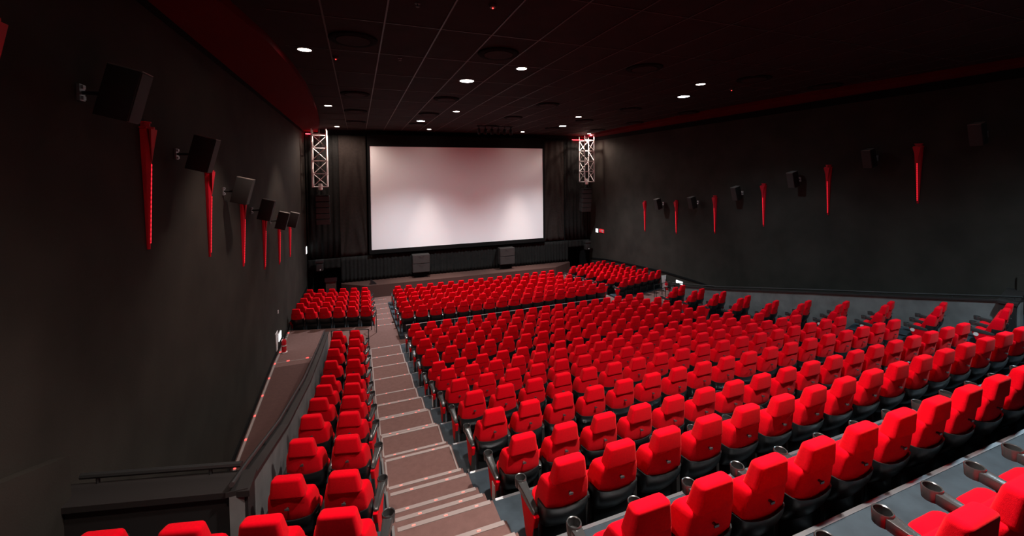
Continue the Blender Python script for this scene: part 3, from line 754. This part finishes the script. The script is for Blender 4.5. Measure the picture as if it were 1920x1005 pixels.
    bm = bmesh.new(); n = 20; prof = [(.055, .51), (.060, .592), (.056, .599), (.049, .595), (.046, .53), (.020, .528)]
    lathe(bm, prof, n, (0, .515, 0)); keep('cup_holder', bm, M_ARM)
    # leg column under the armrest
    bm = bmesh.new(); hexa(bm, [(-.022, .13, .02), (.022, .13, .02), (.022, .30, .02), (-.022, .30, .02), (-.022, .14, .50), (.022, .14, .50), (.022, .40, .50), (-.022, .40, .50)])
    box(bm, -.04, .04, .08, .36, 0, .02); keep('leg', bm, M_STEEL, False)
    # upholstered end panel
    bm = bmesh.new(); hexa(bm, [(-.022, .20, .15), (.022, .20, .15), (.022, .34, .15), (-.022, .34, .15), (-.028, .10, .50), (.028, .10, .50), (.028, .47, .51), (-.028, .47, .51)])
    bev(bm, .014, 3); keep('end_panel', bm, M_RED)
    bm = bmesh.new(); box(bm, -.006, .006, .16, .25, .20, .42); keep('row_plate', bm, M_WHITE, False)
    bm = bmesh.new(); lathe(bm, [(.042, -.004), (.042, .004)], 16); bmesh.ops.transform(bm, matrix=Matrix.Translation((0, .40, .46)) @ Matrix.Rotation(R(90), 4, 'Y'), verts=bm.verts); keep('row_disc', bm, M_WHITE, False)
    return S
SM = seat_meshes()

SEATS = []                                 # dicts: pos (floor), rz, first, last, ends, label, group
def add(px, py, pz, rz, k, n, label, group, endl=False, endr=False, plate=False, disc=0):
    SEATS.append(dict(p=Vector((px, py, pz)), rz=rz, k=k, n=n, label=label, group=group, endl=endl, endr=endr, plate=plate, disc=disc))
PITCH_S = .56
for i in range(NR):
    for k in range(18):
        side = ('%s from the left stairs' % ordn(k+1)) if (k < 9 or i >= 9) else ('%s from the right stairs' % ordn(18-k))
        row = ('%s row behind the metal rail' % ordn(i+1)) if i < 7 else ('%s main row counting from the nearest' % ordn(NR-i))
        add(1.77+PITCH_S*k, ROWY[i], FL[i], 0, k, 18, 'red cinema seat %s, %s' % (side, row), 'red seats of the main block',
            k == 0, k == 17, plate=(k == 0 and i in (1, 5, 9)))
    n = 2 if i < 10 else 5
    for k in range(n):                     # left bank, from the stairs towards the wall
        d = PITCH_S*k; x = -.20-d*math.cos(R(14.3)); y = yrow(i, x, -1)
        where = 'beside the left stairs' if k == 0 else ('beside the left parapet' if n == 2 else '%s from the left stairs' % ordn(k+1))
        row = '%s row of the left bank' % (ordn(i+1)+' front' if i < 6 else ordn(NR-2-i)+' nearest' if NR-2-i > 0 else 'hidden')
        add(x, y, FL[i], R(-14.3), n-1-k, n, 'red angled seat %s, %s' % (where, row), 'red seats of the left bank', k == n-1, k == 0)
    for k in range(2 if i < 10 else 4):
        d = PITCH_S*k; x = 13.32+d*math.cos(R(14.3)); y = yrow(i, x, 1)
        where = 'beside the right stairs' if k == 0 else 'beside the right parapet'
        add(x, y, FL[i], R(14.3), k, 2, 'red angled seat %s, %s front row of the right bank' % (where, ordn(i+1)), 'red seats of the right bank', k == 0, k == 1, disc=(-1 if k == 0 else 0))
for i in range(6):
    for k in range(17):
        side = ('%s from the left steps' % ordn(k+1)) if k < 9 else ('%s from the right steps' % ordn(17-k))
        x0 = 1.84 if i in (0, 1, 2) else 1.75
        t_ = (k-8)/8.0
        add(x0+PITCH_S*k, FY[i]-.10+.18*t_*t_, FZ[i]-HS, 0, k, 17, 'red cinema seat %s, front block, %s row from the stage' % (side, ordn(i+1)), 'red seats of the front block', k == 0, k == 16)
FLOORS = []
for i in range(5):                         # far left bank
    f = i/4; x0, y0, z0 = -2.49-.04*f, 23.86+(19.08-23.86)*f, -5.93+(5.93-5.49)*f
    a = R(-14.3)
    for k in range(6):
        add(x0+PITCH_S*k*math.cos(a), y0+PITCH_S*k*math.sin(a), z0-HS, a, k, 6, 'red angled seat %s from the left wall, far left bank, %s row from the stage' % (ordn(k+1), ordn(i+1)), 'red seats of the far left bank', k == 0, k == 5)
    FLOORS.append((XL+.01, .52, x0, y0, a, z0-HS, 1.19))
for i in range(6):                         # far right bank
    f = i/5; x0, y0, z0 = 12.84-.09*f, 23.14+(17.57-23.14)*f, -5.91+(5.91-5.36)*f
    a = R(14.3)
    for k in range(6):
        add(x0+PITCH_S*k*math.cos(a), y0+PITCH_S*k*math.sin(a), z0-HS, a, k, 6, 'red angled seat %s from the right wall, far right bank, %s row from the stage' % (ordn(6-k), ordn(i+1)), 'red seats of the far right bank', k == 0, k == 5, disc=(-1 if k == 0 else 0))
    FLOORS.append((12.45, XR-.01, x0, y0, a, z0-HS, 1.114))
for (xa, xb, x0, y0, a, z, dep) in FLOORS:
    bm = bmesh.new(); ya, yb = y0+(xa-x0)*math.tan(a), y0+(xb-x0)*math.tan(a)
    prism(bm, [(xa, ya-.07), (xb, yb-.07), (xb, yb+dep-.072), (xa, ya+dep-.072)], -7.55, z); struct(link('floor', bm, M_PLAT))

def visible(s):
    mt = Matrix.Translation(s['p']) @ Matrix.Rotation(s['rz'], 4, 'Z')
    for q in ((0, 0, 1.1), (-.2, .3, .6), (.2, .3, .6), (-.28, .5, .58), (.28, .5, .58), (-.28, .3, .3), (0, .6, .65)):
        r = to_px(mt @ Vector(q))
        if r and -12 < r[0] < W_PX+12 and -12 < r[1] < H_PX+12: return True
    return False
SEATS = [s for s in SEATS if visible(s)]
SEATS.sort(key=lambda s: s['p'].length)
NEAR, FAR = SEATS[:300], SEATS[300:]
PARTS = [('headrest', None, 0), ('backrest', None, 0), ('back_shell', None, 0), ('bag_hook', None, 0), ('seat_cushion', None, 0), ('seat_pan', None, 0), ('seat_base', None, 0)]
def new(name, me, parent, x=0):
    o = bpy.data.objects.new(name, me); COL.objects.link(o); o.parent = parent
    if x: o.location.x = x
    return o
def pieces(s):
    """(part name, x offset, children) for one seat."""
    out = [(p[0], 0, []) for p in PARTS]
    arms = [-.28]
    if s['k'] == s['n']-1 or s['endr']: arms.append(.28)
    for x in arms:
        end = (x < 0 and s['endl']) or (x > 0 and s['endr'])
        out.append(('armrest', x, [('cup_holder', 0)]))
        out.append(('leg', x, []))
        if end:
            ch = []
            if s['plate']: ch.append(('row_plate', -.032))
            if s['disc']: ch.append(('row_disc', -.032))
            out.append(('end_panel', x, ch))
    return out
for s in NEAR:
    e = thing('cinema_chair', s['label'], 'seat', s['p'], s['rz'], s['group'])
    for (nm, x, ch) in pieces(s):
        o = new(nm, SM[nm], e, x)
        for (cn, cx) in ch: new(cn, SM[cn], o, cx)
# seats beyond the three hundred nearest: one object
if FAR:
    mats = [M_RED, M_BLK, M_HOOK, M_ARM, M_STEEL, M_WHITE]; idx = {m.name: i for i, m in enumerate(mats)}
    V, Fc, MI, SMO = [], [], [], []
    def put(me, mt):
        b = len(V); V.extend([tuple(mt @ v.co) for v in me.vertices]); mi = idx[me.materials[0].name]
        for p in me.polygons: Fc.append([b+i for i in p.vertices]); MI.append(mi); SMO.append(p.use_smooth)
    for s in FAR:
        mt = Matrix.Translation(s['p']) @ Matrix.Rotation(s['rz'], 4, 'Z')
        for (nm, x, ch) in pieces(s):
            put(SM[nm], mt @ Matrix.Translation((x, 0, 0)))
            for (cn, cx) in ch: put(SM[cn], mt @ Matrix.Translation((x+cx, 0, 0)))
    me = bpy.data.meshes.new('cinema_chairs'); me.from_pydata(V, [], Fc)
    for m in mats: me.materials.append(m)
    me.polygons.foreach_set('material_index', MI); me.polygons.foreach_set('use_smooth', SMO); me.update()
    try: me.set_sharp_from_angle(angle=R(38))
    except Exception: pass
    o = bpy.data.objects.new('cinema_chairs', me); COL.objects.link(o)
    o['kind'] = 'stuff'; tag(o, 'farthest rows of red cinema seats nearest the stage', 'seats')
print('SEATS', len(SEATS), len(NEAR), len(FAR))
